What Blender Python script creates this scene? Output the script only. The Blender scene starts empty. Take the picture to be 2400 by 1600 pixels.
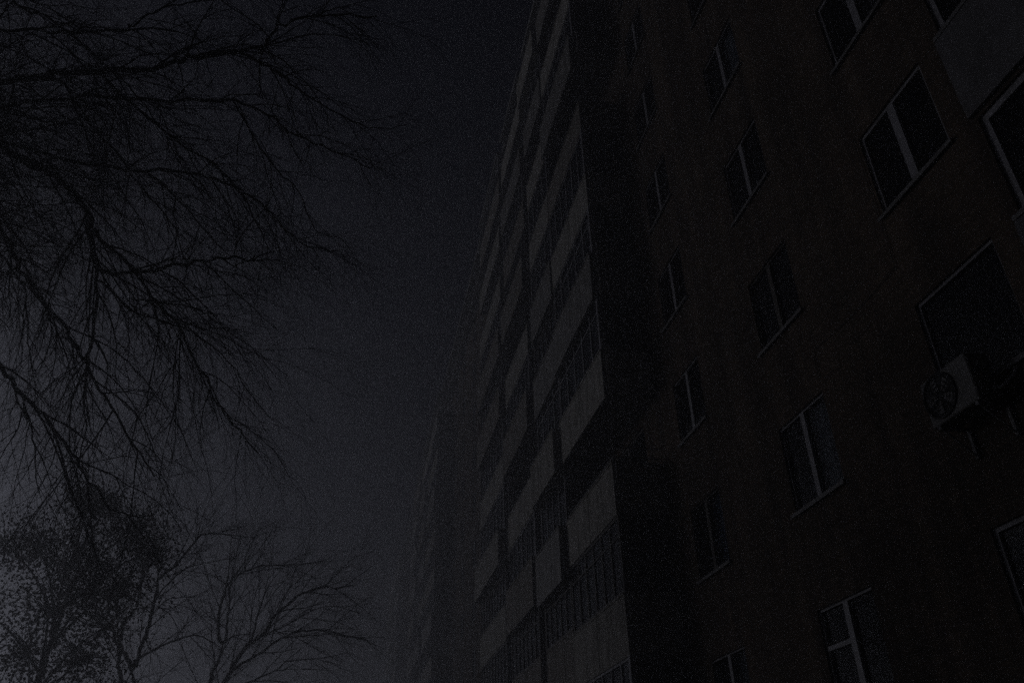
import bpy, math, random
import numpy as np
from mathutils import Matrix, Vector

scene = bpy.context.scene
COL = scene.collection
random.seed(11)
rng = np.random.default_rng(5)

# ------------------------------------------------------------------ camera
cam_data = bpy.data.cameras.new('camera')
cam_data.sensor_width = 36.0
cam_data.lens = 28.53
cam_data.clip_start = 0.05
cam_data.clip_end = 3000.0
cam = bpy.data.objects.new('camera', cam_data)
COL.objects.link(cam)
cam.matrix_world = Matrix(((0.9817, -0.0799, -0.17288, 0.0),
                           (-0.18914, -0.51514, -0.83597, 0.0),
                           (-0.02227, 0.85337, -0.52083, 1.6),
                           (0, 0, 0, 1)))
scene.camera = cam

# ------------------------------------------------------------------ sky and light (foggy night over a town)
GLOW_AZIMUTH = math.radians(-51.0)      # the town's glow lies ahead and to the left of the street
SUN_ELEVATION = math.radians(3.0)
SKY_STRENGTH = 0.0024
SUN_STRENGTH = 0.36
world = bpy.data.worlds.new('World')
scene.world = world
world.use_nodes = True
wn = world.node_tree
wn.nodes.clear()
w_out = wn.nodes.new('ShaderNodeOutputWorld')
w_bg = wn.nodes.new('ShaderNodeBackground')
w_sky = wn.nodes.new('ShaderNodeTexSky')
w_sky.sky_type = 'NISHITA'
w_sky.sun_disc = False
w_sky.sun_elevation = SUN_ELEVATION
w_sky.sun_rotation = GLOW_AZIMUTH
w_sky.air_density = 1.0
w_sky.dust_density = 8.0
w_sky.ozone_density = 2.0
w_hsv = wn.nodes.new('ShaderNodeHueSaturation')
w_hsv.inputs['Saturation'].default_value = 0.3
w_mix = wn.nodes.new('ShaderNodeMix')
w_mix.data_type = 'RGBA'
w_mix.blend_type = 'MULTIPLY'
w_mix.inputs['Factor'].default_value = 1.0
w_mix.inputs['B'].default_value = (0.76, 0.82, 1.62, 1)
wn.links.new(w_sky.outputs['Color'], w_hsv.inputs['Color'])
wn.links.new(w_hsv.outputs['Color'], w_mix.inputs['A'])
wn.links.new(w_mix.outputs['Result'], w_bg.inputs['Color'])
w_bg.inputs['Strength'].default_value = SKY_STRENGTH
wn.links.new(w_bg.outputs['Background'], w_out.inputs['Surface'])

sun_data = bpy.data.lights.new('glow_light', 'SUN')
sun_data.energy = SUN_STRENGTH
sun_data.angle = math.radians(14.0)
sun_data.color = (0.93, 0.94, 1.06)
sun = bpy.data.objects.new('glow_light', sun_data)
COL.objects.link(sun)
_d = Vector((math.sin(GLOW_AZIMUTH) * math.cos(SUN_ELEVATION),
             math.cos(GLOW_AZIMUTH) * math.cos(SUN_ELEVATION), math.sin(SUN_ELEVATION)))
sun.rotation_euler = _d.to_track_quat('Z', 'Y').to_euler()

scene.view_settings.view_transform = 'Standard'
scene.view_settings.look = 'None'
scene.view_settings.exposure = 0.0
scene.view_settings.gamma = 1.0
scene.view_settings.use_curve_mapping = False
scene.cycles.max_bounces = 6
scene.cycles.volume_bounces = 3
scene.cycles.transparent_max_bounces = 12
scene.cycles.use_adaptive_sampling = False
scene.cycles.use_denoising = False
FOG_DENSITY = 0.0165

# ------------------------------------------------------------------ materials
def new_mat(name):
    m = bpy.data.materials.new(name)
    m.use_nodes = True
    nt = m.node_tree
    return m, nt, nt.nodes['Principled BSDF']


def mottled(name, c1, c2, scale, rough=0.9, bump=0.15, detail=6.0, spec=0.3, stain=None):
    m, nt, p = new_mat(name)
    tc = nt.nodes.new('ShaderNodeTexCoord')
    no = nt.nodes.new('ShaderNodeTexNoise')
    no.inputs['Scale'].default_value = scale
    no.inputs['Detail'].default_value = detail
    no.inputs['Roughness'].default_value = 0.65
    nt.links.new(tc.outputs['Object'], no.inputs['Vector'])
    rp = nt.nodes.new('ShaderNodeValToRGB')
    rp.color_ramp.elements[0].position = 0.32
    rp.color_ramp.elements[1].position = 0.68
    rp.color_ramp.elements[0].color = (*c1, 1)
    rp.color_ramp.elements[1].color = (*c2, 1)
    nt.links.new(no.outputs['Fac'], rp.inputs['Fac'])
    col = rp.outputs['Color']
    if stain:
        mp = nt.nodes.new('ShaderNodeMapping')
        mp.inputs['Scale'].default_value = (2.2, 2.2, 0.22)
        nt.links.new(tc.outputs['Object'], mp.inputs['Vector'])
        n2 = nt.nodes.new('ShaderNodeTexNoise')
        n2.inputs['Scale'].default_value = 2.4
        n2.inputs['Detail'].default_value = 7
        nt.links.new(mp.outputs['Vector'], n2.inputs['Vector'])
        r2 = nt.nodes.new('ShaderNodeValToRGB')
        r2.color_ramp.elements[0].position = 0.42
        r2.color_ramp.elements[1].position = 0.7
        r2.color_ramp.elements[0].color = (1, 1, 1, 1)
        r2.color_ramp.elements[1].color = (stain, stain, stain * 0.95, 1)
        nt.links.new(n2.outputs['Fac'], r2.inputs['Fac'])
        mx = nt.nodes.new('ShaderNodeMix')
        mx.data_type = 'RGBA'
        mx.blend_type = 'MULTIPLY'
        mx.inputs['Factor'].default_value = 1.0
        nt.links.new(col, mx.inputs['A'])
        nt.links.new(r2.outputs['Color'], mx.inputs['B'])
        col = mx.outputs['Result']
    nt.links.new(col, p.inputs['Base Color'])
    p.inputs['Roughness'].default_value = rough
    p.inputs['Specular IOR Level'].default_value = spec
    if bump:
        bp = nt.nodes.new('ShaderNodeBump')
        bp.inputs['Strength'].default_value = bump
        bp.inputs['Distance'].default_value = 0.02
        nt.links.new(no.outputs['Fac'], bp.inputs['Height'])
        nt.links.new(bp.outputs['Normal'], p.inputs['Normal'])
    return m


def brick_material():
    m, nt, p = new_mat('dark_brick')
    tc = nt.nodes.new('ShaderNodeTexCoord')
    sp = nt.nodes.new('ShaderNodeSeparateXYZ')
    cb = nt.nodes.new('ShaderNodeCombineXYZ')
    nt.links.new(tc.outputs['Object'], sp.inputs['Vector'])
    nt.links.new(sp.outputs['Y'], cb.inputs['X'])
    nt.links.new(sp.outputs['Z'], cb.inputs['Y'])
    br = nt.nodes.new('ShaderNodeTexBrick')
    br.inputs['Scale'].default_value = 1.0
    br.inputs['Brick Width'].default_value = 0.26
    br.inputs['Row Height'].default_value = 0.077
    br.inputs['Mortar Size'].default_value = 0.006
    br.inputs['Mortar Smooth'].default_value = 0.4
    br.inputs['Color1'].default_value = (0.108, 0.083, 0.062, 1)
    br.inputs['Color2'].default_value = (0.080, 0.061, 0.046, 1)
    br.inputs['Mortar'].default_value = (0.102, 0.089, 0.075, 1)
    nt.links.new(cb.outputs['Vector'], br.inputs['Vector'])
    no = nt.nodes.new('ShaderNodeTexNoise')
    no.inputs['Scale'].default_value = 0.5
    no.inputs['Detail'].default_value = 8
    nt.links.new(tc.outputs['Object'], no.inputs['Vector'])
    rp = nt.nodes.new('ShaderNodeValToRGB')
    rp.color_ramp.elements[0].position = 0.3
    rp.color_ramp.elements[1].position = 0.7
    rp.color_ramp.elements[0].color = (0.7, 0.7, 0.7, 1)
    rp.color_ramp.elements[1].color = (1.15, 1.12, 1.1, 1)
    nt.links.new(no.outputs['Fac'], rp.inputs['Fac'])
    mp = nt.nodes.new('ShaderNodeMapping')
    mp.inputs['Scale'].default_value = (1.6, 1.6, 0.12)
    nt.links.new(tc.outputs['Object'], mp.inputs['Vector'])
    n2 = nt.nodes.new('ShaderNodeTexNoise')
    n2.inputs['Scale'].default_value = 1.7
    n2.inputs['Detail'].default_value = 6
    nt.links.new(mp.outputs['Vector'], n2.inputs['Vector'])
    r2 = nt.nodes.new('ShaderNodeValToRGB')
    r2.color_ramp.elements[0].position = 0.35
    r2.color_ramp.elements[1].position = 0.65
    r2.color_ramp.elements[0].color = (0.62, 0.62, 0.64, 1)
    r2.color_ramp.elements[1].color = (1.1, 1.08, 1.05, 1)
    nt.links.new(n2.outputs['Fac'], r2.inputs['Fac'])
    m2 = nt.nodes.new('ShaderNodeMix')
    m2.data_type = 'RGBA'
    m2.blend_type = 'MULTIPLY'
    m2.inputs['Factor'].default_value = 1.0
    nt.links.new(rp.outputs['Color'], m2.inputs['A'])
    nt.links.new(r2.outputs['Color'], m2.inputs['B'])
    mx = nt.nodes.new('ShaderNodeMix')
    mx.data_type = 'RGBA'
    mx.blend_type = 'MULTIPLY'
    mx.inputs['Factor'].default_value = 1.0
    nt.links.new(br.outputs['Color'], mx.inputs['A'])
    nt.links.new(m2.outputs['Result'], mx.inputs['B'])
    nt.links.new(mx.outputs['Result'], p.inputs['Base Color'])
    p.inputs['Roughness'].default_value = 0.95
    p.inputs['Specular IOR Level'].default_value = 0.15
    bp = nt.nodes.new('ShaderNodeBump')
    bp.inputs['Strength'].default_value = 0.5
    bp.inputs['Distance'].default_value = 0.008
    bp.invert = True
    nt.links.new(br.outputs['Fac'], bp.inputs['Height'])
    nt.links.new(bp.outputs['Normal'], p.inputs['Normal'])
    return m


def glass_material(name, tint, see):
    m, nt, p = new_mat(name)
    p.inputs['Base Color'].default_value = (*tint, 1)
    p.inputs['Roughness'].default_value = 0.09
    p.inputs['Specular IOR Level'].default_value = 0.45
    tr = nt.nodes.new('ShaderNodeBsdfTransparent')
    tr.inputs['Color'].default_value = (0.85, 0.87, 0.88, 1)
    mx = nt.nodes.new('ShaderNodeMixShader')
    mx.inputs['Fac'].default_value = see
    out = nt.nodes['Material Output']
    nt.links.new(p.outputs['BSDF'], mx.inputs[1])
    nt.links.new(tr.outputs['BSDF'], mx.inputs[2])
    nt.links.new(mx.outputs['Shader'], out.inputs['Surface'])
    return m


M_BRICK = brick_material()
M_PANEL = mottled('parapet_concrete', (0.27, 0.255, 0.225), (0.40, 0.38, 0.335), 3.0, stain=0.62)
M_SLAB = mottled('slab_concrete', (0.20, 0.20, 0.195), (0.29, 0.285, 0.275), 4.0, stain=0.7)
M_SPANDREL = mottled('pale_render', (0.10, 0.096, 0.098), (0.145, 0.14, 0.142), 2.5, stain=0.7)
M_CORNICE = mottled('cornice_concrete', (0.13, 0.13, 0.125), (0.2, 0.195, 0.19), 2.0, stain=0.6)
M_WHITE = mottled('white_frame_paint', (0.20, 0.195, 0.205), (0.31, 0.30, 0.31), 6.0, rough=0.45, bump=0.02, stain=0.8)
M_WOOD = mottled('dark_frame_paint', (0.05, 0.043, 0.036), (0.09, 0.078, 0.064), 9.0, rough=0.6, bump=0.05)
M_GREYFRAME = mottled('grey_frame_paint', (0.22, 0.22, 0.225), (0.32, 0.315, 0.32), 7.0, rough=0.5, bump=0.03)
M_TIN = mottled('weathered_tin', (0.10, 0.095, 0.09), (0.19, 0.185, 0.18), 5.0, rough=0.55, bump=0.05)
M_CURTAIN = mottled('pale_curtain', (0.42, 0.45, 0.50), (0.58, 0.60, 0.64), 14.0, bump=0.1)
M_BLUE_CURTAIN = mottled('blue_curtain', (0.14, 0.2, 0.32), (0.22, 0.29, 0.42), 14.0, bump=0.1)
M_DULL_CURTAIN = mottled('dull_curtain', (0.13, 0.115, 0.12), (0.22, 0.2, 0.205), 12.0, bump=0.1)
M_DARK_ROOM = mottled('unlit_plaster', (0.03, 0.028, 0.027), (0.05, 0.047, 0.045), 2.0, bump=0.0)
M_GLASS = glass_material('window_glass', (0.012, 0.012, 0.014), 0.7)
M_BALCONY_GLASS = glass_material('balcony_glass', (0.03, 0.03, 0.033), 0.6)
M_TINFACE = mottled('painted_tin_facing', (0.16, 0.152, 0.138), (0.27, 0.255, 0.23), 2.2, rough=0.6, bump=0.05, stain=0.6)
M_BOARD = mottled('weathered_board_facing', (0.15, 0.135, 0.115), (0.27, 0.245, 0.21), 3.5, rough=0.8, bump=0.2, stain=0.7)
M_AC = mottled('air_conditioner_enamel', (0.105, 0.10, 0.092), (0.165, 0.157, 0.145), 5.0, rough=0.5, bump=0.02, stain=0.75)
M_BLACK = mottled('black_plastic', (0.012, 0.012, 0.012), (0.025, 0.025, 0.025), 8.0, rough=0.6, bump=0.02)
M_BARK = mottled('dark_bark', (0.022, 0.018, 0.015), (0.055, 0.046, 0.039), 18.0, bump=0.6)
M_LEAF = mottled('withered_leaf', (0.09, 0.07, 0.045), (0.17, 0.14, 0.09), 3.0, rough=0.7, bump=0.0)
M_GRASS = mottled('night_lawn', (0.025, 0.035, 0.014), (0.06, 0.062, 0.03), 1.4, bump=0.4)
M_ASPHALT = mottled('wet_asphalt', (0.035, 0.035, 0.036), (0.06, 0.06, 0.06), 6.0, rough=0.6, bump=0.2)


# ------------------------------------------------------------------ mesh helpers
class MB:
    """collects boxes, quads and tubes, then links them as one mesh object"""

    def __init__(self):
        self.v = []
        self.f = []

    def box(self, x0, x1, y0, y1, z0, z1):
        b = len(self.v)
        self.v += [(x0, y0, z0), (x1, y0, z0), (x1, y1, z0), (x0, y1, z0),
                   (x0, y0, z1), (x1, y0, z1), (x1, y1, z1), (x0, y1, z1)]
        self.f += [(b, b + 3, b + 2, b + 1), (b + 4, b + 5, b + 6, b + 7), (b, b + 1, b + 5, b + 4),
                   (b + 1, b + 2, b + 6, b + 5), (b + 2, b + 3, b + 7, b + 6), (b + 3, b, b + 4, b + 7)]

    def quad(self, a, b, c, d):
        n = len(self.v)
        self.v += [a, b, c, d]
        self.f.append((n, n + 1, n + 2, n + 3))

    def tube(self, pts, radii, sides=5, cap=True):
        n = len(pts)
        P = np.asarray(pts, float)
        T = np.empty_like(P)
        T[1:-1] = P[2:] - P[:-2]
        T[0] = P[1] - P[0]
        T[-1] = P[-1] - P[-2]
        T /= np.linalg.norm(T, axis=1)[:, None] + 1e-9
        ref = np.array([0.31, 0.17, 0.93]) if abs(T[0][2]) < 0.9 else np.array([0.95, 0.2, 0.1])
        U = np.cross(T, ref)
        U /= np.linalg.norm(U, axis=1)[:, None] + 1e-9
        W = np.cross(T, U)
        b = len(self.v)
        for k in range(sides):
            pass
        a = np.arange(sides) * (2 * math.pi / sides)
        ring = (np.cos(a)[None, :, None] * U[:, None, :] + np.sin(a)[None, :, None] * W[:, None, :])
        V = P[:, None, :] + ring * np.asarray(radii, float)[:, None, None]
        self.v += [tuple(q) for q in V.reshape(-1, 3).tolist()]
        for i in range(n - 1):
            o = b + i * sides
            for k in range(sides):
                k2 = (k + 1) % sides
                self.f.append((o + k, o + k2, o + sides + k2, o + sides + k))
        if cap and sides > 3:
            self.f.append(tuple(range(b + sides - 1, b - 1, -1)))
            self.f.append(tuple(range(b + (n - 1) * sides, b + n * sides)))

    def mesh(self, name, mat):
        me = bpy.data.meshes.new(name)
        me.from_pydata(self.v, [], self.f)
        me.materials.append(mat)
        me.update()
        return me

    def build(self, name, mat, parent=None, smooth=False):
        me = self.mesh(name, mat)
        if smooth:
            me.polygons.foreach_set('use_smooth', [True] * len(me.polygons))
        return place(name, me, parent)


def place(name, me, parent=None, loc=(0, 0, 0)):
    o = bpy.data.objects.new(name, me)
    COL.objects.link(o)
    o.parent = parent
    o.location = loc
    return o


def empty(name, loc=(0, 0, 0)):
    o = bpy.data.objects.new(name, None)
    COL.objects.link(o)
    o.location = loc
    o.empty_display_size = 0.3
    return o


def tag(o, label=None, cat=None, group=None, kind=None):
    if label:
        o['label'] = label
    if cat:
        o['category'] = cat
    if group:
        o['group'] = group
    if kind:
        o['kind'] = kind
    return o


def bevel(o, width=0.006, segments=1):
    md = o.modifiers.new('edge_bevel', 'BEVEL')
    md.width = width
    md.segments = segments
    md.limit_method = 'ANGLE'


# ------------------------------------------------------------------ ground
b = MB()
b.quad((-70, -45, 0), (60, -45, 0), (60, 135, 0), (-70, 135, 0))
tag(b.build('ground', M_GRASS), kind='structure')
b = MB()
b.box(5.2, 6.49, -12, 112, -0.2, 0.12)
tag(b.build('pavement', M_ASPHALT), kind='structure')
b = MB()
b.quad((-3.4, -40, 0.004), (1.6, -40, 0.004), (1.6, 130, 0.004), (-3.4, 130, 0.004))
tag(b.build('path', M_ASPHALT), kind='structure')

# ------------------------------------------------------------------ the apartment block
WALL_X = 6.5            # the facade plane; the street side is -x
FLOOR = 4.66            # finished floor of the second storey
STOREY = 2.795
ROOF_Z = 30.2
Y0, Y1 = -12.0, 112.0
BX = 5.42               # outer face of the balconies

block = tag(empty('apartment_building', (WALL_X, 20, 0)),
            'tall dark brick apartment block with stacked pale balconies fading into fog', 'apartment building')
BL = Matrix.Translation((-WALL_X, -20, 0))


def part(name, mb, mat, parent=None, rel=None):
    """a part of the block: its vertices are in world space, shifted to the parent's space"""
    ox, oy, oz = rel if rel else (WALL_X, 20, 0)
    mb.v = [(x - ox, y - oy, z - oz) for x, y, z in mb.v]
    return mb.build(name, mat, parent or block)


levels = list(range(-1, 9))
SILL, HEAD = 0.98, 2.36
WIN_W = 1.36


def zs(k):
    f = FLOOR + STOREY * k
    return f + SILL, f + HEAD


PLAIN = [2.85, -0.85, -4.4, 6.45, 10.03, 13.78, 35.75, 39.4, 43.0, 47.6, 51.2, 72.9, 76.6, 80.2, 84.8, 88.4]
BEHIND = [17.4, 21.3, 25.3, 30.4, 54.6, 58.5, 62.5, 67.6, 91.8, 95.7, 99.7, 104.8]
STAIR = [4.62, 45.3 - 0.0, 82.5]
STAIR = [4.62]
openings = []           # (y0, y1, z0, z1, kind, level)
for k in levels:
    z0, z1 = zs(k)
    for y in PLAIN:
        openings.append((y - WIN_W / 2, y + WIN_W / 2, z0, z1, 'plain', k))
    for y in BEHIND:
        openings.append((y - 1.0, y + 1.0, z0 - 0.3, z1, 'behind', k))
    if z0 - 1.46 > 0.3:
        for y in STAIR:
            openings.append((y - 0.72, y + 0.72, z0 - 1.46, z1 - 1.46, 'stair', k))


def facade_wall():
    b = MB()
    ys = sorted({Y0, Y1} | {round(o[0], 4) for o in openings} | {round(o[1], 4) for o in openings})
    # column strips between distinct y cuts; every strip has its own list of holes
    for i in range(len(ys) - 1):
        a, c = ys[i], ys[i + 1]
        mid = (a + c) / 2
        holes = sorted((o[2], o[3]) for o in openings if o[0] < mid < o[1])
        z = -0.2
        for h0, h1 in holes:
            b.quad((WALL_X, a, z), (WALL_X, a, h0), (WALL_X, c, h0), (WALL_X, c, z))
            z = h1
        b.quad((WALL_X, a, z), (WALL_X, a, ROOF_Z - 0.5), (WALL_X, c, ROOF_Z - 0.5), (WALL_X, c, z))
    D = WALL_X + 0.30
    for y0, y1, z0, z1, kind, k in openings:
        b.quad((WALL_X, y0, z0), (WALL_X, y0, z1), (D, y0, z1), (D, y0, z0))
        b.quad((WALL_X, y1, z0), (D, y1, z0), (D, y1, z1), (WALL_X, y1, z1))
        b.quad((WALL_X, y0, z1), (WALL_X, y1, z1), (D, y1, z1), (D, y0, z1))
        b.quad((WALL_X, y0, z0), (D, y0, z0), (D, y1, z0), (WALL_X, y1, z0))
    return b


part('facade_wall', facade_wall(), M_BRICK)
b = MB()
b.box(WALL_X + 0.02, 18.0, Y0, Y0 + 0.3, -0.2, ROOF_Z - 0.5)
b.box(WALL_X + 0.02, 18.0, Y1 - 0.3, Y1, -0.2, ROOF_Z - 0.5)
b.box(17.7, 18.0, Y0 + 0.301, Y1 - 0.301, -0.2, ROOF_Z - 0.5)
part('outer_wall', b, M_BRICK)
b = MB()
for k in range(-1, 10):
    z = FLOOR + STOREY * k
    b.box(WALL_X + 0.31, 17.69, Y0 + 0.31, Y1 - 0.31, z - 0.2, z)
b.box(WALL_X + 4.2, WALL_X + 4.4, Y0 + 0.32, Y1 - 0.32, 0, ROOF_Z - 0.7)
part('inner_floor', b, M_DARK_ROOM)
b = MB()
b.box(6.02, 18.2, Y0 - 0.2, Y1 + 0.2, ROOF_Z - 0.5, ROOF_Z - 0.28)
b.box(5.62, 18.3, Y0 - 0.3, Y1 + 0.3, ROOF_Z - 0.277, ROOF_Z)
part('roof_cornice', b, M_CORNICE)

# pale spandrel panels between the half-landing windows
for y in STAIR:
    for k in levels:
        z0, z1 = zs(k)
        z0, z1 = z0 - 1.46, z1 - 1.46
        if z1 + STOREY - 1.3 > 28:
            continue
        b = MB()
        b.box(WALL_X - 0.06, WALL_X - 0.003, y - 0.78, y + 0.78, z1 + 0.05, z1 + STOREY - 1.46)
        part('spandrel_panel', b, M_SPANDREL)


b = MB()
cab = []
for i in range(13):
    t = i / 12
    cab.append((WALL_X - 0.025, 7.2 + 2.1 * t, 7.66 - 0.05 * math.sin(math.pi * t)))
b.tube([(WALL_X - 0.025, 7.2, 9.9), (WALL_X - 0.025, 7.2, 7.75)] + cab + [(WALL_X - 0.025, 9.32, 7.2)], [0.006] * 16, 5)
part('cable', b, M_WOOD)

# ---- windows: frame (part) > mullion, pane, curtain, sill (sub-parts)
def frame_mesh(w, h, bar, mat, mull, transom):
    b = MB()
    hw = w / 2
    x0, x1 = -0.035, 0.035
    b.box(x0, x1, -hw, -hw + bar, 0, h)
    b.box(x0, x1, hw - bar, hw, 0, h)
    b.box(x0, x1, -hw + bar, hw - bar, 0, bar)
    b.box(x0, x1, -hw + bar, hw - bar, h - bar, h)
    return b.mesh('window', mat)


def mull_mesh(h, bar, wid, mat):
    b = MB()
    b.box(-0.05, 0.03, -wid / 2, wid / 2, bar + 0.001, h - bar - 0.001)
    return b.mesh('mullion', mat)


def bar_mesh(y0, y1, z, mat):
    b = MB()
    b.box(-0.045, 0.028, y0, y1, z - 0.03, z + 0.03)
    return b.mesh('transom', mat)


def pane_mesh(y0, y1, z0, z1, mat, name='pane'):
    b = MB()
    b.box(-0.004, 0.004, y0, y1, z0, z1)
    return b.mesh(name, mat)


def curtain_mesh(y0, y1, z0, z1, mat):
    b = MB()
    n = 14
    for i in range(n):
        a, c = y0 + (y1 - y0) * i / n, y0 + (y1 - y0) * (i + 1) / n
        xa, xc = 0.07 + 0.018 * math.sin(i * 1.7), 0.07 + 0.018 * math.sin((i + 1) * 1.7)
        b.quad((xa, a, z0), (xa, a, z1), (xc, c, z1), (xc, c, z0))
    return b.mesh('curtain', mat)


def sill_mesh(w, mat):
    b = MB()
    hw = w / 2 + 0.06
    b.box(-0.135, -0.04, -hw, hw, -0.028, -0.004)
    b.box(-0.135, -0.122, -hw, hw, -0.06, -0.0281)
    return b.mesh('sill', mat)


MESHES = {}


def cached(key, fn):
    if key not in MESHES:
        MESHES[key] = fn()
    return MESHES[key]


FX = WALL_X + 0.075      # frames stand back in the reveal


def window(y, z0, w, h, mat, bar=0.055, mull=0.0, mull_at=0.0, transom=None, curtain=None, sill=True):
    """curtain: None or (side, material) with side 'near', 'far' or 'both'; near = camera side (-y)"""
    mk = mat.name
    fr = place('window', cached(('fr', w, h, bar, mk), lambda: frame_mesh(w, h, bar, mat, mull, transom)),
               block, (FX - WALL_X, y - 20, z0))
    hw = w / 2
    if mull:
        o = place('mullion', cached(('mu', h, bar, mull, mk), lambda: mull_mesh(h, bar, mull, mat)), fr, (0, mull_at, 0))
        spans = [(-hw + bar, mull_at - mull / 2), (mull_at + mull / 2, hw - bar)]
    else:
        spans = [(-hw + bar, hw - bar)]
    for i, (a, c) in enumerate(spans):
        place('pane', cached(('pa', a, c, h, bar), lambda: pane_mesh(a, c, bar, h - bar, M_GLASS)), fr)
        if transom and (transom[0] == i or len(spans) == 1):
            place('transom', cached(('tr', a, c, transom[1], mk), lambda: bar_mesh(a, c, transom[1], mat)), fr)
        if curtain and (curtain[0] == 'both' or (curtain[0] == 'near') == (i == 0)):
            place('curtain', cached(('cu', a, c, h, curtain[1].name),
                                    lambda: curtain_mesh(a, c, bar, h - bar, curtain[1])), fr)
    if sill:
        place('sill', cached(('si', w), lambda: sill_mesh(w, M_TIN)), fr)
    return fr


H = HEAD - SILL
rw = random.Random(4)
for y0, y1, z0, z1, kind, k in openings:
    y = (y0 + y1) / 2
    w = y1 - y0
    h = z1 - z0
    if kind == 'plain':
        mat, mull, tr, cu, bar = M_WHITE, 0.11, None, None, 0.05
        if y > 30:
            mull = 0.11
            cu = ('near', M_CURTAIN) if rw.random() < 0.2 else None
        elif abs(y - 6.45) < 0.1:                      # column beside the stair
            mull = 0.13
            bar = 0.05
            if k == 2:
                cu = ('near', M_DULL_CURTAIN)
            if k == 0:
                mull = 0.0                             # the large single pane above the air conditioner
                bar = 0.04
        elif abs(y - 10.03) < 0.1:
            bar = 0.032
            if k == 4 or k == 6:
                mat = M_GREYFRAME
            if k == -1:
                tr = (1, 0.86)
                mull = 0.12
            if k == 0:
                cu = ('near', M_CURTAIN)
            if k == 1:
                mat = M_WOOD
            if k == 3:
                cu = ('near', M_CURTAIN)
        elif abs(y - 13.78) < 0.1:
            bar = 0.026
            if k == 3 or k == 5:
                cu = ('near', M_DULL_CURTAIN)
            if k == 0:
                mat = M_WOOD
                cu = ('near', M_BLUE_CURTAIN)
            if k == 1:
                mat = M_GREYFRAME
            if k == -1:
                cu = ('near', M_CURTAIN)
        window(y, z0, w, h, mat, bar=bar, mull=mull, transom=tr, curtain=cu)
    elif kind == 'stair':
        window(y, z0, w, h, M_WHITE, bar=0.09, mull=0.08, mull_at=-0.1)
    else:
        window(y, z0, w, h, M_GREYFRAME if rw.random() < 0.5 else M_WOOD, bar=0.06, mull=0.1, mull_at=0.25, sill=False)


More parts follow.
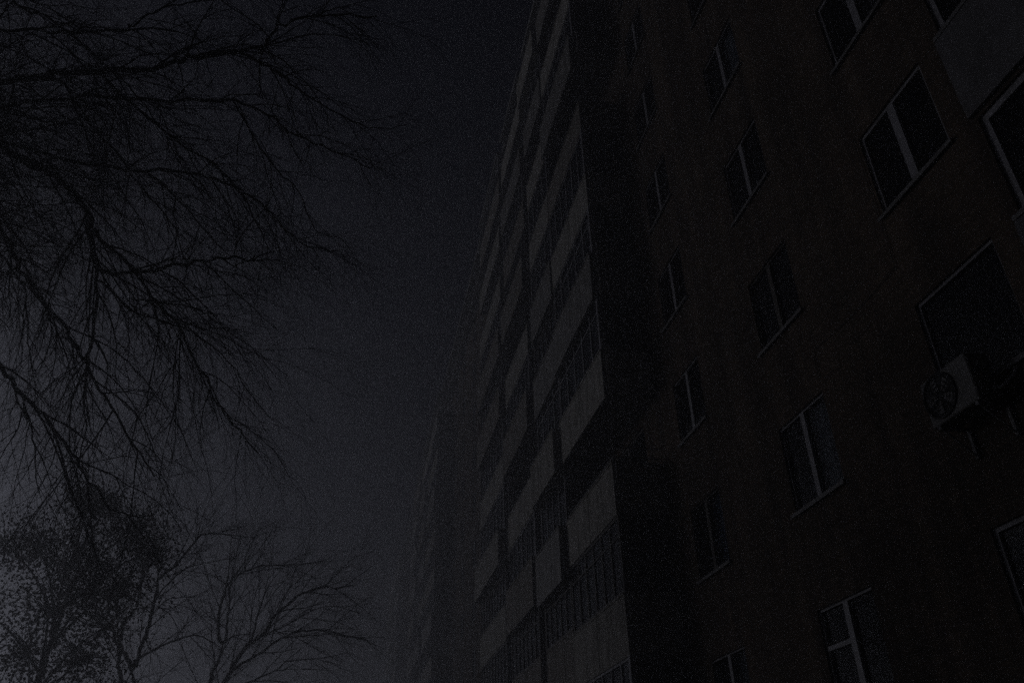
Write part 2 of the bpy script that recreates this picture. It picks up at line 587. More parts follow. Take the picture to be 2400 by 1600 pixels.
# ---- balconies: slab (part) > parapet, end_panel, glazing_frame, pane, post ...
def balcony(y0, y1, k, style, near_end, far_end, detail=True, boards=0, variant=(0.0, 1.0, 0.0, 'concrete')):
    f = FLOOR + STOREY * k
    L = y1 - y0
    loc = (BX - WALL_X, y0 - 20, f)
    dx = WALL_X - BX - 0.002

    def slab():
        b = MB()
        b.box(0.02, dx, -0.03, L + 0.02, -0.14, 0.0)
        return b.mesh('balcony', M_SLAB)
    root = place('balcony', cached(('slab', L), slab), block, loc)

    # every balcony front was patched by its own tenant: height, overlap, offset and facing differ
    drop, high, out, facing = variant
    zb = high + 0.036

    def parapet():
        b = MB()
        n = max(1, round(L / (2.0 if facing == 'concrete' else 1.1)))
        for i in range(n):
            a, c = L * i / n + (0.008 if i else 0.0), L * (i + 1) / n
            jog = 0.006 * ((i * 7 + int(10 * L)) % 3)
            b.box(-0.055 - jog - out, 0.018, a, c, -0.15 - drop, high - 0.001)
        b.box(-0.075 - out, 0.035, 0.0, L, high, high + 0.035)
        return b.mesh('parapet', {'concrete': M_PANEL, 'tin': M_TINFACE, 'board': M_BOARD}[facing])
    place('parapet', cached(('par', L, variant), parapet), root)

    def endp():
        b = MB()
        lip = 0.05 + max(0.0, out)
        b.box(0.019, dx * 0.5 - 0.004, -lip, 0.06, -0.10 - drop, high)
        b.box(dx * 0.5 + 0.004, dx - 0.01, -lip + 0.008, 0.06, -0.10 - drop, high)
        b.box(0.0185, dx - 0.008, -lip - 0.02, 0.075, high + 0.001, high + 0.036)
        return b.mesh('end_panel', {'concrete': M_PANEL, 'tin': M_TINFACE, 'board': M_BOARD}[facing])

    def endfull():
        b = MB()
        b.box(0.02, dx, 0.0, 0.09, 0.001, STOREY - 0.141)
        return b.mesh('partition', M_SLAB)
    if near_end == 'open':
        place('end_panel', cached(('endp', variant), endp), root, (0, 0.002, 0))
    else:
        place('partition', cached('endf', endfull), root, (0, 0.002, 0))
    if far_end == 'open':
        place('end_panel', cached(('endp', variant), endp), root, (0, L - 0.13, 0))
    top = STOREY - 0.142
    if style == 'open':
        def rail():
            b = MB()
            b.tube([(0.0, 0.03, zb + 0.124), (0.0, L - 0.03, zb + 0.124)], [0.018, 0.018], 6)
            n = int(L / 1.2)
            for i in range(n + 1):
                b.box(-0.012, 0.012, 0.03 + (L - 0.09) * i / n, 0.055 + (L - 0.09) * i / n, zb, zb + 0.115)
            return b.mesh('rail', M_TIN)
        place('rail', cached(('rail', L, zb), rail), root)
        if near_end == 'open':
            def erail():
                b = MB()
                b.tube([(0.02, 0.03, 1.16), (dx - 0.01, 0.03, 1.16)], [0.018, 0.018], 6)
                b.tube([(0.02, 0.03, 1.40), (dx - 0.01, 0.03, 1.40)], [0.014, 0.014], 6)
                b.tube([(0.02, 0.03, 1.036), (0.02, 0.03, 1.42)], [0.016, 0.016], 6)
                return b.mesh('end_rail', M_TIN)
            place('end_rail', cached(('erail'), erail), root)
        return root
    mat, n, bar, sash = {'white': (M_WHITE, max(3, round(L / 0.72)), 0.06, None),
                         'dark': (M_WOOD, max(4, round(L / 0.62)), 0.075, 0.42),
                         'grey': (M_GREYFRAME, max(3, round(L / 0.8)), 0.055, 0.40)}[style]

    def glaz():
        b = MB()
        b.box(-0.03, 0.03, 0, L, zb, zb + bar)
        b.box(-0.03, 0.03, 0, L, top - bar, top)
        for i in range(n + 1):
            y = (L - bar) * i / n
            b.box(-0.028, 0.028, y, y + bar, zb + bar + 0.001, top - bar - 0.001)
        if sash:
            for i in range(n):
                a, c = (L - bar) * i / n + bar, (L - bar) * (i + 1) / n
                b.box(-0.022, 0.022, a + 0.001, c - 0.001, top - sash - 0.04, top - sash)
        if near_end == 'open':
            b.box(0.031, dx, 0.0, 0.05, zb, zb + bar)
            b.box(0.031, dx, 0.0, 0.05, top - bar, top)
            b.box(dx * 0.52, dx * 0.52 + 0.05, 0.0, 0.05, zb + bar + 0.001, top - bar - 0.001)
        return b.mesh('glazing_frame', mat)
    place('glazing_frame', cached(('gl', L, style, near_end, zb), glaz), root)
    if near_end == 'open' and style != 'dark':
        def post():
            b = MB()
            b.box(-0.062, -0.031, -0.012, 0.10, zb, top)
            b.box(-0.031, 0.06, -0.012, -0.001, zb, top)
            return b.mesh('corner_post', M_WHITE)
        place('corner_post', cached(('post', zb), post), root)
    if near_end == 'open':
        def epane():
            b = MB()
            b.box(0.04, dx * 0.52, 0.02, 0.026, zb + bar, top - bar)
            b.box(dx * 0.52 + 0.05, dx, 0.02, 0.026, zb + bar, top - bar)
            return b.mesh('end_pane', M_BALCONY_GLASS)
        place('end_pane', cached(('epane', bar, zb), epane), root)
    if detail:
        step = (L - bar) / n
        pm = cached(('bpane', L, style, zb), lambda: pane_mesh(bar + 0.001, step - 0.001, zb + bar + 0.001, top - bar - 0.001,
                                                          M_BALCONY_GLASS, 'glass_pane'))
        for i in range(n):
            place('glass_pane', pm, root, (0, step * i, 0))
        cm = None
        for i in range(n):
            if (boards >> i) & 1:
                cm = cm or cached(('bcur', L, style, zb), lambda: curtain_mesh(bar, step, zb, top - 0.08, M_CURTAIN))
                place('curtain', cm, root, (0.02, step * i, 0))
    else:
        def allpanes():
            b = MB()
            b.box(-0.004, 0.004, bar, L - bar, zb + bar, top - bar)
            return b.mesh('glazing', M_BALCONY_GLASS)
        place('glazing', cached(('allp', L, style, zb), allpanes), root)
    return root


UNITS = [(15.62, 19.60, 'open', 'wall'), (19.66, 22.50, 'wall', 'open'), (23.25, 27.45, 'open', 'open'),
         (28.20, 33.80, 'open', 'open')]
NEAR_STYLE = {-1: 'white', 0: 'dark', 1: 'open', 2: 'grey', 3: 'grey', 4: 'white', 5: 'open', 6: 'grey', 7: 'open', 8: 'white'}
NEXT_STYLE = {-1: 'dark', 0: 'dark', 1: 'white', 2: 'grey', 3: 'dark', 4: 'grey', 5: 'white', 6: 'open', 7: 'grey', 8: 'open'}
rb = random.Random(21)
styles = ['white', 'dark', 'grey', 'open', 'grey', 'white']
for stack, base in enumerate((0.0, 37.3, 74.6)):
    for k in levels:
        for i, (a, c, ne, fe) in enumerate(UNITS):
            if stack == 0 and i == 0:
                st = NEAR_STYLE[k]
            elif stack == 0 and i == 1:
                st = NEXT_STYLE[k]
            else:
                st = rb.choice(styles)
            bits = rb.getrandbits(12) & rb.getrandbits(12) if st != 'dark' else rb.getrandbits(12)
            if i == 0:
                var = {2: (0.04, 1.04, 0.03, 'concrete'), 3: (0.12, 1.08, 0.10, 'tin'), 5: (0.0, 0.96, 0.0, 'board'),
                       6: (0.2, 1.05, 0.14, 'tin'), 8: (0.1, 1.1, 0.08, 'tin')}.get(k, (0.0, 1.0, 0.0, 'concrete'))
            else:
                var = rb.choice([(0.0, 1.0, 0.0, 'concrete'), (0.0, 1.0, 0.0, 'concrete'), (0.16, 1.05, 0.05, 'tin'),
                                 (0.30, 0.92, 0.20, 'tin'), (0.10, 1.14, -0.03, 'board'), (0.24, 0.86, 0.24, 'concrete'), (0.05, 1.2, 0.12, 'board')])
            balcony(a + base, c + base, k, st, ne, fe, detail=(stack == 0 and k <= 4), boards=bits, variant=var)
    # roof slabs over the top balconies
    for a, c, ne, fe in UNITS:
        b = MB()
        f = FLOOR + STOREY * 9
        b.box(BX - 0.1, WALL_X - 0.002, a + base, c + base, f - 0.15, f)
        part('balcony_roof', b, M_SLAB)
    # rainwater pipes in the slots between the balcony columns
    for yy in (22.86, 27.82):
        b = MB()
        b.tube([(BX + 0.09, yy + base, 0.3), (BX + 0.09, yy + base, 29.4)], [0.055, 0.055], 8)
        part('drainpipe', b, M_TIN)


# ------------------------------------------------------------------ air conditioner under the large window
ac = tag(empty('air_conditioner', (6.49, 6.62, 5.28)),
         'outdoor air conditioner unit with round fan grille fixed below a large dark window', 'air conditioner')
b = MB()
b.box(-0.38, -0.10, -0.36, 0.40, 0.0, 0.55)
o = b.build('casing', M_AC, ac)
bevel(o, 0.02, 2)
b = MB()
ring = [(-0.392, 0.14 + 0.245 * math.cos(t), 0.29 + 0.245 * math.sin(t)) for t in [i * 2 * math.pi / 32 for i in range(33)]]
b.tube(ring, [0.014] * 33, 6, cap=False)
for r in (0.06, 0.11, 0.16, 0.205):
    b.tube([(-0.394, 0.14 + r * math.cos(t), 0.29 + r * math.sin(t)) for t in [i * 2 * math.pi / 28 for i in range(29)]],
           [0.004] * 29, 4, cap=False)
for i in range(12):
    t = i * math.pi / 6
    b.tube([(-0.393, 0.14 + 0.03 * math.cos(t), 0.29 + 0.03 * math.sin(t)),
            (-0.393, 0.14 + 0.24 * math.cos(t), 0.29 + 0.24 * math.sin(t))], [0.004, 0.004], 4)
b.build('fan_grille', M_BLACK, ac)
b = MB()
n = 32
c0 = (-0.3825, 0.14, 0.29)
for i in range(n):
    t0, t1 = i * 2 * math.pi / n, (i + 1) * 2 * math.pi / n
    b.v += [c0, (-0.3825, 0.14 + 0.235 * math.cos(t0), 0.29 + 0.235 * math.sin(t0)),
            (-0.3825, 0.14 + 0.235 * math.cos(t1), 0.29 + 0.235 * math.sin(t1))]
    m3 = len(b.v) - 3
    b.f.append((m3, m3 + 2, m3 + 1))
b.build('fan_opening', M_BLACK, ac)
b = MB()
for i in range(5):
    t = i * 2 * math.pi / 5
    c, s = math.cos(t), math.sin(t)
    pts = [(0.05, -0.03), (0.2, -0.07), (0.22, 0.05), (0.06, 0.03)]
    q = [(-0.386 + (0.002 if j in (2, 3) else -0.002), 0.14 + px * c - py * s, 0.29 + px * s + py * c) for j, (px, py) in enumerate(pts)]
    b.quad(*q)
b.build('fan_blade', M_TIN, ac)
for yy in (-0.3, 0.3):
    b = MB()
    b.box(-0.38, 0.0, yy - 0.02, yy + 0.02, -0.045, -0.002)
    b.box(-0.04, 0.0, yy - 0.02, yy + 0.02, -0.36, -0.046)
    b.tube([(-0.34, yy, -0.04), (-0.03, yy, -0.33)], [0.012, 0.012], 5)
    b.build('bracket', M_TIN, ac)
b = MB()
b.tube([(-0.2, -0.37, 0.12), (-0.16, -0.46, 0.1), (-0.06, -0.56, 0.2), (0.03, -0.57, 0.34)], [0.022] * 4, 6)
b.build('pipe', M_WHITE, ac)

# ------------------------------------------------------------------ trees
OLD_TREE_LIMBS = [
    (0.035, [(-3.83,5.79,8.08),(-3.63,5.76,8.14),(-3.28,5.77,8.24),(-2.91,5.79,8.31),(-2.59,5.77,8.39),(-2.49,5.71,8.40),(-2.31,5.59,8.48),(-2.07,5.51,8.55),(-1.84,5.45,8.59),(-1.51,5.39,8.65)]),
    (0.06, [(-4.13,6.58,8.20),(-3.90,6.54,8.26),(-3.48,6.50,8.40),(-3.01,6.47,8.53),(-2.35,6.42,8.71),(-2.12,6.31,8.76),(-1.77,6.25,8.81),(-1.38,6.14,8.87),(-1.30,6.03,8.87),(-1.22,5.89,8.89),(-1.00,5.76,8.92),(-0.56,5.66,8.94),(-0.20,5.59,8.91)]),
    (0.03, [(-2.11,6.26,8.70),(-1.78,6.20,8.78),(-1.55,6.19,8.78),(-1.29,6.26,8.69),(-1.13,6.28,8.63),(-0.97,6.36,8.52),(-0.49,6.50,8.37),(-0.12,6.54,8.28),(0.22,6.44,8.30)]),
    (0.05, [(-4.51,7.40,8.70),(-4.05,7.36,8.84),(-3.45,7.32,9.02),(-2.54,7.37,9.17),(-1.85,7.32,9.26),(-1.41,7.38,9.14),(-1.23,7.41,8.99),(-0.96,7.42,8.85),(-0.51,7.45,8.71),(-0.15,7.48,8.54)]),
    (0.045, [(-4.19,7.17,8.03),(-3.57,7.31,8.08),(-3.07,7.41,8.07),(-2.62,7.43,8.08),(-2.16,7.41,8.11),(-1.76,7.44,8.05),(-1.50,7.45,7.94),(-1.20,7.55,7.73),(-0.89,7.66,7.49),(-0.54,7.65,7.37)]),
    (0.062, [(-3.65,6.13,7.09),(-3.33,6.26,7.05),(-3.12,6.34,7.00),(-2.95,6.39,6.94),(-2.70,6.61,6.71),(-2.67,6.69,6.53),(-2.55,6.83,6.30),(-2.29,6.85,6.30),(-1.91,6.83,6.41),(-1.52,6.78,6.51),(-1.24,6.77,6.50),(-1.16,6.71,6.52)]),
    (0.014, [(-1.24,6.73,6.47),(-1.13,6.73,6.49),(-1.06,6.75,6.48)]),
    (0.034, [(-2.74,6.79,6.75),(-2.70,6.80,6.69),(-2.36,7.02,6.48),(-2.14,7.21,6.23),(-1.86,7.36,6.04),(-1.76,7.47,5.82),(-1.53,7.62,5.54),(-1.47,7.67,5.38),(-1.21,7.79,5.14),(-1.02,7.86,4.94)]),
    (0.05, [(-3.46,6.22,6.43),(-3.29,6.36,6.28),(-3.16,6.49,6.11),(-3.03,6.62,5.92),(-2.78,6.83,5.68),(-2.57,6.98,5.45),(-2.44,7.08,5.26),(-2.22,7.24,4.97),(-1.98,7.39,4.66),(-1.83,7.46,4.47)]),
    (0.036, [(-3.08,6.26,5.09),(-2.92,6.39,4.94),(-2.75,6.51,4.78),(-2.58,6.62,4.63),(-2.40,6.74,4.46),(-2.22,6.85,4.25),(-2.07,6.94,4.07),(-1.89,7.00,3.96),(-1.71,7.02,3.96)]),
    (0.018, [(-2.75,6.51,4.78),(-2.68,6.60,4.61),(-2.61,6.71,4.41),(-2.57,6.80,4.17),(-2.49,6.89,3.99)]),
    (0.04, [(-2.77,6.74,6.79),(-2.77,6.79,6.73),(-2.70,6.96,6.52),(-2.66,7.12,6.29),(-2.65,7.35,5.92),(-2.67,7.49,5.63),(-2.67,7.64,5.33),(-2.62,7.79,5.04),(-2.65,7.90,4.73)]),
    (0.024, [(-2.66,7.06,6.32),(-2.57,7.06,6.27),(-2.34,7.19,6.10),(-2.18,7.21,6.05),(-1.84,7.28,5.99),(-1.65,7.32,5.91),(-1.35,7.43,5.71),(-1.11,7.57,5.42),(-0.88,7.65,5.21)]),
    (0.018, [(-2.32,7.14,6.18),(-2.11,7.14,6.17),(-1.78,7.15,6.16),(-1.63,7.15,6.10),(-1.51,7.15,6.01),(-1.11,7.27,5.79),(-0.77,7.36,5.57)]),
    (0.02, [(-2.55,7.21,7.89),(-2.13,7.21,7.53),(-1.81,7.17,7.16),(-1.53,7.09,6.81),(-1.27,6.89,6.60)]),
    (0.03, [(-3.51,6.55,8.44),(-3.23,6.80,8.26),(-2.95,7.02,8.09),(-2.60,7.36,7.78),(-2.28,7.59,7.53),(-2.12,7.77,7.27),(-1.91,8.00,6.93)]),
    (0.028, [(-3.06,6.57,8.64),(-2.64,6.85,8.42),(-2.19,7.08,8.21),(-1.77,7.24,8.04),(-1.47,7.44,7.76),(-1.26,7.62,7.44),(-1.13,7.79,7.10)]),
    (0.02, [(-1.77,7.01,8.93),(-1.49,7.30,8.62),(-1.22,7.49,8.37),(-0.96,7.61,8.18),(-0.73,7.84,7.81),(-0.42,7.85,7.73),(-0.20,7.97,7.47)]),
    (0.024, [(-3.49,6.65,6.19),(-3.26,6.78,6.12),(-3.15,6.90,5.98),(-3.11,7.08,5.68),(-3.04,7.23,5.40),(-2.95,7.40,5.10)]),
    (0.012, [(-1.51,7.52,5.49),(-1.38,7.62,5.28),(-1.28,7.66,5.17),(-1.04,7.68,5.14),(-0.87,7.69,5.11)]),
    (0.014, [(-1.84,7.28,5.99),(-1.83,7.46,5.68),(-1.81,7.60,5.42),(-1.85,7.74,5.12),(-1.89,7.86,4.80),(-1.90,7.95,4.57)]),
    (0.035, [(-4.10,5.92,9.11),(-3.82,6.13,8.99),(-3.55,6.22,8.96),(-3.20,6.43,8.84),(-2.79,6.72,8.65),(-2.44,7.03,8.38),(-2.20,7.25,8.12)]),
    (0.016, [(-1.20,5.79,8.78),(-1.14,5.65,8.90),(-1.04,5.45,9.07)]),
    (0.026, [(-3.87,5.69,8.57),(-3.55,5.78,8.67),(-3.38,5.87,8.68),(-3.14,6.02,8.66),(-2.93,6.23,8.58)]),
]
FORKED_TREE_LIMBS = [
    (0.06, [(-4.11,18.64,3.63),(-4.33,18.53,4.41),(-4.48,18.44,4.99),(-4.61,18.40,5.27),(-4.76,18.32,5.66),(-4.80,18.26,6.08)]),
    (0.085, [(-3.89,18.49,3.62),(-3.98,18.41,4.07),(-4.04,18.36,4.37),(-4.12,18.30,4.62)]),
    (0.05, [(-4.12,18.30,4.62),(-4.24,18.26,4.83),(-4.37,18.23,5.00),(-4.43,18.22,5.15),(-4.43,18.18,5.47),(-4.34,18.19,5.64),(-4.27,18.21,5.78),(-4.25,18.17,6.07),(-4.25,18.09,6.49),(-4.23,18.09,6.62),(-4.12,18.06,6.93),(-4.10,17.93,7.45)]),
    (0.055, [(-4.12,18.30,4.62),(-4.05,18.25,4.75),(-3.96,18.13,5.26),(-3.88,18.03,5.62),(-3.86,17.90,6.01),(-3.85,17.80,6.26),(-3.58,17.74,6.54),(-3.28,17.62,7.01),(-3.09,17.56,7.16),(-2.72,17.57,7.19),(-2.37,17.60,7.12)]),
    (0.036, [(-4.10,18.30,4.68),(-4.05,18.35,4.83),(-3.75,18.44,5.05),(-3.46,18.53,5.23),(-3.10,18.64,5.36),(-2.77,18.78,5.27),(-2.54,18.90,5.14)]),
    (0.022, [(-3.86,17.98,5.95),(-3.62,17.85,6.27),(-3.31,17.74,6.51),(-2.82,17.68,6.64),(-2.32,17.61,6.77)]),
    (0.024, [(-3.87,17.89,6.29),(-3.96,17.82,6.78),(-3.93,17.75,7.30),(-3.88,17.66,7.84),(-3.80,17.56,8.38)]),
    (0.018, [(-3.89,18.05,5.62),(-3.64,17.90,5.89),(-3.38,17.81,5.92),(-2.96,17.74,5.93)]),
    (0.015, [(-3.98,18.21,5.28),(-3.85,18.22,4.99),(-3.64,18.23,4.83),(-3.50,18.25,4.44)]),
    (0.012, [(-3.84,18.12,5.81),(-3.56,18.18,5.66),(-3.40,18.23,5.42),(-3.33,18.24,5.25)]),
]
SPREADING_TREE_LIMBS = [
    (0.095, [(-3.18,22.64,4.07),(-3.19,22.59,4.54),(-3.19,22.52,5.01),(-3.15,22.48,5.30),(-3.05,22.45,5.57),(-3.00,22.39,5.95)]),
    (0.055, [(-3.00,22.39,5.95),(-3.10,22.30,6.00),(-3.17,22.11,6.56),(-3.11,21.96,6.95),(-3.06,21.83,7.22),(-2.68,21.72,7.57),(-2.08,21.68,7.72),(-1.44,21.66,7.76),(-0.99,21.61,7.78)]),
    (0.045, [(-3.00,22.39,5.95),(-2.95,22.41,6.11),(-2.97,22.35,6.62),(-3.03,22.27,7.14),(-3.09,22.27,7.33),(-3.36,22.24,7.50),(-3.51,22.21,7.71)]),
    (0.03, [(-3.00,22.39,5.95),(-2.79,22.32,6.07),(-2.44,22.28,6.14),(-2.22,22.24,6.09)]),
    (0.075, [(-2.84,21.69,3.96),(-2.80,21.58,4.50),(-2.73,21.48,4.86),(-2.58,21.39,5.22),(-2.30,21.29,5.67),(-1.99,21.23,5.90),(-1.70,21.10,6.36),(-1.23,20.98,6.80),(-0.72,20.91,6.97),(-0.22,20.86,7.00),(0.12,20.80,7.04)]),
    (0.045, [(-2.63,21.55,5.15),(-2.11,21.44,5.44),(-1.64,21.30,5.78),(-1.14,21.17,5.98),(-0.62,21.07,6.02),(-0.09,20.98,5.91),(0.53,20.88,5.75)]),
    (0.03, [(-2.22,21.47,5.83),(-2.15,21.41,6.48),(-1.98,21.34,7.12),(-1.72,21.31,7.57)]),
    (0.022, [(-2.64,21.64,7.55),(-2.66,21.48,7.92),(-2.58,21.37,8.14),(-2.34,21.22,8.56),(-1.96,21.15,8.71)]),
    (0.03, [(-2.71,21.40,4.75),(-2.21,21.36,4.84),(-1.55,21.29,5.12),(-1.33,21.20,5.30),(-0.65,21.14,5.35),(-0.03,21.10,5.20)]),
    (0.02, [(-1.71,21.20,6.38),(-1.53,21.10,6.88),(-1.06,20.99,7.39),(-0.67,20.92,7.71)]),
    (0.022, [(-2.00,21.37,5.93),(-1.54,21.23,6.09),(-0.86,21.03,6.46),(-0.25,20.87,6.54),(0.38,20.76,6.33)]),
    (0.022, [(-3.08,21.98,7.25),(-3.07,21.93,7.81),(-2.92,21.92,8.26),(-2.88,21.89,8.72)]),
]


def smooth_line(pts, per=4):
    """Catmull-Rom through the points"""
    P = [np.array(p, float) for p in pts]
    P = [2 * P[0] - P[1]] + P + [2 * P[-1] - P[-2]]
    out = []
    for i in range(1, len(P) - 2):
        p0, p1, p2, p3 = P[i - 1:i + 3]
        for j in range(per):
            t = j / per
            out.append(0.5 * (2 * p1 + (p2 - p0) * t + (2 * p0 - 5 * p1 + 4 * p2 - p3) * t * t
                              + (3 * p1 - p0 - 3 * p2 + p3) * t ** 3))
    out.append(P[-2])
    return out


def unit(v):
    return v / (np.linalg.norm(v) + 1e-9)


def grow(start, direction, length, seg, rnd, wander, pull):
    """a wandering shoot; pull is added to the heading at every step"""
    pts = [np.array(start, float)]
    d = unit(np.array(direction, float))
    for i in range(seg):
        d = unit(d + np.array([rnd.gauss(0, wander), rnd.gauss(0, wander), rnd.gauss(0, wander)]) + pull)
        pts.append(pts[-1] + d * (length / seg))
    return pts


def side_shoots(line, radii, mb, rnd, spec, depth=0, ends=None):
    """spec: per level (spacing, length range, angle, radius cap, wander, pull vector, start fraction)"""
    if depth >= len(spec):
        return
    spacing, (l0, l1), ang, rcap, wander, pull, f0 = spec[depth]
    P = np.array(line)
    S = np.concatenate([[0], np.cumsum(np.linalg.norm(P[1:] - P[:-1], axis=1))])
    total = S[-1]
    s = total * f0 + rnd.random() * spacing
    side = rnd.random() * 6.28
    while s < total:
        i = min(len(P) - 2, int(np.searchsorted(S, s)) - 1)
        i = max(i, 0)
        t = (s - S[i]) / max(1e-6, S[i + 1] - S[i])
        p = P[i] * (1 - t) + P[i + 1] * t
        tan = unit(P[i + 1] - P[i])
        a = unit(np.cross(tan, [0.3, 0.5, 0.8]))
        c = np.cross(tan, a)
        side += 2.4 + rnd.gauss(0, 0.5)
        out = a * math.cos(side) + c * math.sin(side)
        th = math.radians(ang + rnd.gauss(0, 10))
        d = tan * math.cos(th) + out * math.sin(th)
        r_here = radii[i] * (1 - t) + radii[i + 1] * t
        ln = (l0 + (l1 - l0) * rnd.random()) * (1.0 - 0.35 * s / total)
        r = min(rcap, r_here * 0.7)
        seg = 7 if depth == 0 else 6 if depth == 1 else 5
        pts = grow(p, d, ln, seg, rnd, wander, pull)
        rr = [r * (1 - 0.72 * q / seg) for q in range(seg + 1)]
        mb.tube([q.tolist() for q in pts], rr, 4 if depth == 0 else 3, cap=False)
        if ends is not None and depth == len(spec) - 1:
            ends.append(pts[-1])
        side_shoots(pts, rr, mb, rnd, spec, depth + 1, ends)
        s += spacing * (0.6 + 0.8 * rnd.random())


def bare_tree(name, label, loc, limbs, trunk_pts, trunk_radii, spec, seed, attach=True, group=None, twig_name='crown', tip=0.3, slim=1.0):
    rnd = random.Random(seed)
    root = tag(empty(name, loc), label, 'tree', group)
    o3 = np.array(loc, float)

    def rel(L):
        return [(np.array(q) - o3).tolist() for q in L]
    b = MB()
    tl = smooth_line(trunk_pts, 5)
    tr = np.interp(np.linspace(0, 1, len(tl)), np.linspace(0, 1, len(trunk_radii)), trunk_radii).tolist()
    b.tube(rel(tl), tr, 10)
    b.build('trunk', M_BARK, root, smooth=True)
    crown = MB()
    for r0, pts in limbs:
        pts = [np.array(q, float) for q in pts]
        if attach:
            # run the limb back to the trunk, a little lower than where it comes into view
            far = np.linalg.norm(np.array(pts[0][:2]) - np.array(trunk_pts[0][:2]))
            z = max(2.2, pts[0][2] - 0.55 * far)
            k = min(range(len(tl)), key=lambda q: abs(tl[q][2] - z))
            if far > 0.4 and pts[0][0] < -3.2:
                mid = (tl[k] + pts[0]) / 2 + np.array([0, 0, 0.12 * far])
                pts = [tl[k], mid] + pts
        line = smooth_line(pts, 4)
        n = len(line)
        # small crooks so that the limb is not a smooth spline
        line = [q + np.array([rnd.gauss(0, 1), rnd.gauss(0, 1), rnd.gauss(0, 1)]) * min(0.016, r0 * 0.28) for q in line]
        rr = [r0 * slim * (1.0 - (1 - tip) * q / (n - 1)) ** 0.9 for q in range(n)]
        b = MB()
        b.tube(rel(line), rr, 7)
        b.build('limb', M_BARK, root, smooth=True)
        side_shoots(rel(line), rr, crown, rnd, spec)
    c = crown.build(twig_name, M_BARK, root)
    return root


V = lambda x, y, z: np.array([x, y, z])
# boughs of the old tree that lie deeper in its crown
_r = random.Random(77)
for _i in range(13):
    _z = 6.2 + 0.3 * _i
    _q = np.array([-5.6, 7.2 + 0.08 * _i, _z])
    _h = math.radians(_r.uniform(-25, 62))
    _pts = grow(_q, (math.cos(_h), math.sin(_h), _r.uniform(0.05, 0.5)), _r.uniform(2.2, 3.9), 7, _r, 0.09, np.array([0.0, 0.0, -0.05]))
    OLD_TREE_LIMBS.append((_r.uniform(0.018, 0.03), [tuple(q) for q in _pts]))

# the old tree overhead: limbs sweep in from its trunk, outside the picture on the left, and weep at the ends
bare_tree('bare_tree', 'large bare tree with drooping twigs overhanging from the upper left', (-6.2, 7.0, 0.0),
          OLD_TREE_LIMBS, [(-6.2, 7.0, -0.2), (-6.15, 7.0, 2.0), (-6.0, 6.9, 5.0), (-5.7, 6.85, 8.0), (-5.4, 6.8, 10.5)],
          [0.36, 0.27, 0.22, 0.17, 0.1],
          [(0.165, (0.6, 2.0), 38, 0.0105, 0.12, V(0.02, 0.0, -0.12), 0.05),
           (0.135, (0.35, 1.05), 38, 0.0054, 0.13, V(0.01, 0, -0.11), 0.06),
           (0.11, (0.15, 0.5), 42, 0.0034, 0.14, V(0.01, 0, -0.03), 0.06)], 3, tip=0.2, slim=0.6)
bare_tree('forked_tree', 'slender bare tree forking low in front of the leafy tree', (-4.05, 17.6, 0.0),
          FORKED_TREE_LIMBS, [(-4.05, 17.6, -0.2), (-4.0, 17.8, 1.6), (-3.98, 17.85, 3.2)], [0.16, 0.12, 0.09],
          [(0.24, (0.6, 2.0), 36, 0.013, 0.075, V(0.01, 0, 0.02), 0.10),
           (0.16, (0.35, 1.0), 36, 0.0065, 0.09, V(0, 0, -0.01), 0.08),
           (0.13, (0.18, 0.5), 38, 0.0042, 0.10, V(0, 0, -0.03), 0.08)], 8, attach=False, tip=0.2, slim=0.84)
bare_tree('spreading_tree', 'bare tree with two leaning stems and wide fan of twigs beside the building', (-3.0, 21.6, 0.0),
          SPREADING_TREE_LIMBS, [(-3.0, 21.6, -0.2), (-2.9, 21.7, 1.4), (-2.75, 21.75, 3.0)], [0.2, 0.16, 0.12],
          [(0.26, (0.8, 2.6), 34, 0.015, 0.07, V(0.02, 0, 0.0), 0.10),
           (0.19, (0.45, 1.3), 35, 0.0075, 0.08, V(0.01, 0, -0.02), 0.08),
           (0.16, (0.2, 0.65), 38, 0.0048, 0.10, V(0, 0, -0.04), 0.08)], 14, attach=False, tip=0.2, slim=0.84)

# the leafy tree: trunk, limbs and clumps of withered leaves
lt = tag(empty('leafy_tree', (-5.2, 16.2, 0.0)), 'dense leafy tree still holding its withered leaves beside the forked bare tree', 'tree')
rnd = random.Random(31)
b = MB()
b.tube([(0, 0, -0.2), (0.05, 0.02, 1.5), (0.02, 0.0, 3.0), (0.12, -0.05, 4.5), (0.3, -0.1, 5.9)], [0.16, 0.12, 0.085, 0.05, 0.02], 9)
b.build('trunk', M_BARK, lt, smooth=True)
CLUMPS = [((-4.49, 15.5, 6.95), 0.6), ((-4.0, 15.7, 6.6), 0.6), ((-5.0, 15.7, 5.9), 0.8), ((-4.5, 15.9, 5.5), 0.8),
          ((-5.1, 15.8, 5.15), 0.75), ((-4.25, 16.1, 4.95), 0.7), ((-5.5, 15.6, 6.2), 0.55), ((-5.3, 15.9, 4.5), 0.6),
          ((-4.5, 16.1, 4.4), 0.65), ((-6.0, 15.5, 6.2), 0.6), ((-5.0, 16.0, 3.7), 0.8), ((-4.3, 16.3, 3.7), 0.7),
          ((-5.8, 16.2, 3.7), 0.8), ((-4.75, 16.4, 6.2), 0.7), ((-6.5, 16.2, 5.3), 0.8), ((-6.7, 16.4, 4.2), 0.9),
          ((-3.95, 15.9, 5.7), 0.6), ((-3.75, 16.0, 6.3), 0.5), ((-4.9, 15.8, 7.2), 0.5)]
twigs = MB()
leaves = MB()
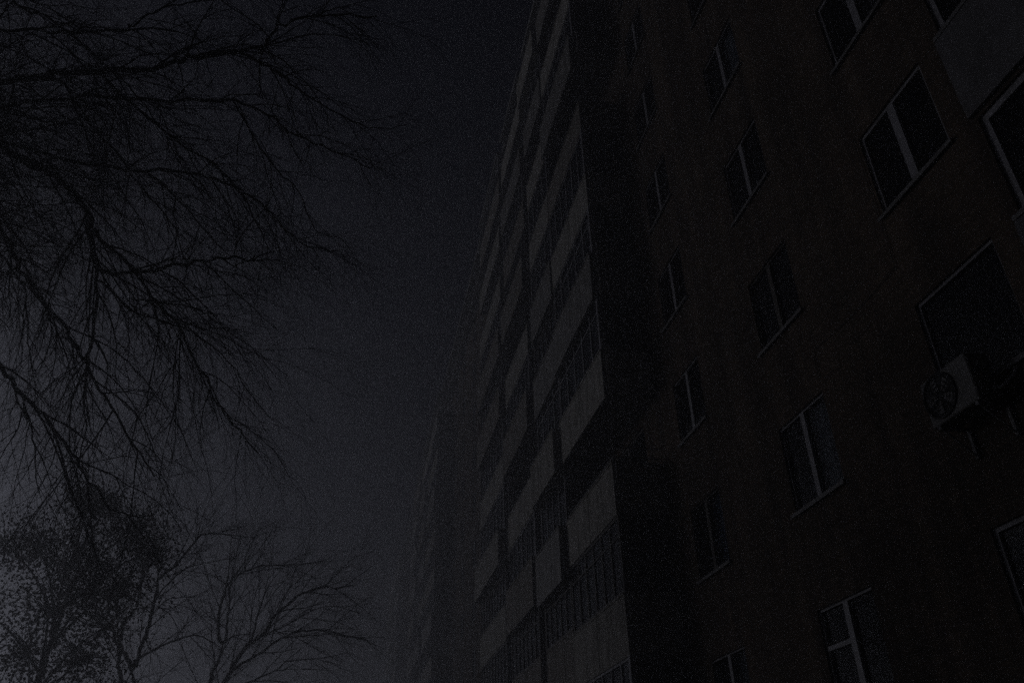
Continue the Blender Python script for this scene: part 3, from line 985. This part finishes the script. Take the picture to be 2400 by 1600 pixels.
for (cx, cy, cz), r in CLUMPS:
    cx, cy, cz = cx + 5.2, cy - 16.2, cz
    z0 = max(1.8, cz - 1.1)
    base = (0.05 + 0.02 * (z0 - 3), 0.0, z0)
    pts = [base, ((base[0] + cx) / 2, (base[1] + cy) / 2, (z0 + cz) / 2 + 0.15), (cx, cy, cz)]
    twigs.tube([q.tolist() for q in smooth_line(pts, 4)], [0.03 - 0.0025 * q for q in range(9)], 5)
    for _ in range(30):
        d = unit(np.array([rnd.gauss(0, 1), rnd.gauss(0, 1), rnd.gauss(0, 0.8)]))
        sh = grow((cx, cy, cz), d, r * (0.6 + 0.9 * rnd.random()), 4, rnd, 0.2, V(0, 0, 0.02))
        twigs.tube([q.tolist() for q in sh], [0.012, 0.010, 0.008, 0.006, 0.004], 3, cap=False)
        for q in sh[1:]:
            for _ in range(rnd.randint(4, 9)):
                p = q + np.array([rnd.gauss(0, 1), rnd.gauss(0, 1), rnd.gauss(0, 1)]) * 0.15 * r / 0.6
                a = unit(np.array([rnd.gauss(0, 1), rnd.gauss(0, 1), rnd.gauss(-0.4, 1)]))
                c = unit(np.cross(a, [rnd.gauss(0, 1), rnd.gauss(0, 1), rnd.gauss(0, 1)]))
                L, W = 0.042 + 0.032 * rnd.random(), 0.018 + 0.012 * rnd.random()
                nrm = np.cross(a, c) * 0.008
                leaves.quad(tuple(p), tuple(p + a * L * 0.5 + c * W + nrm), tuple(p + a * L), tuple(p + a * L * 0.5 - c * W + nrm))
twigs.build('limb', M_BARK, lt)
leaves.build('crown', M_LEAF, lt)

# ------------------------------------------------------------------ the fog that swallows the far end of the block
b = MB()
b.box(-72, 62, -47, 137, -1.2, 31.0)
fog = bpy.data.materials.new('fog')
fog.use_nodes = True
fn = fog.node_tree
fn.nodes.clear()
fo = fn.nodes.new('ShaderNodeOutputMaterial')
fv = fn.nodes.new('ShaderNodeVolumePrincipled')
fv.inputs['Color'].default_value = (0.93, 0.94, 0.97, 1)
fv.inputs['Density'].default_value = FOG_DENSITY
fv.inputs['Anisotropy'].default_value = 0.72
fn.links.new(fv.outputs['Volume'], fo.inputs['Volume'])
tag(b.build('haze', fog), kind='stuff')
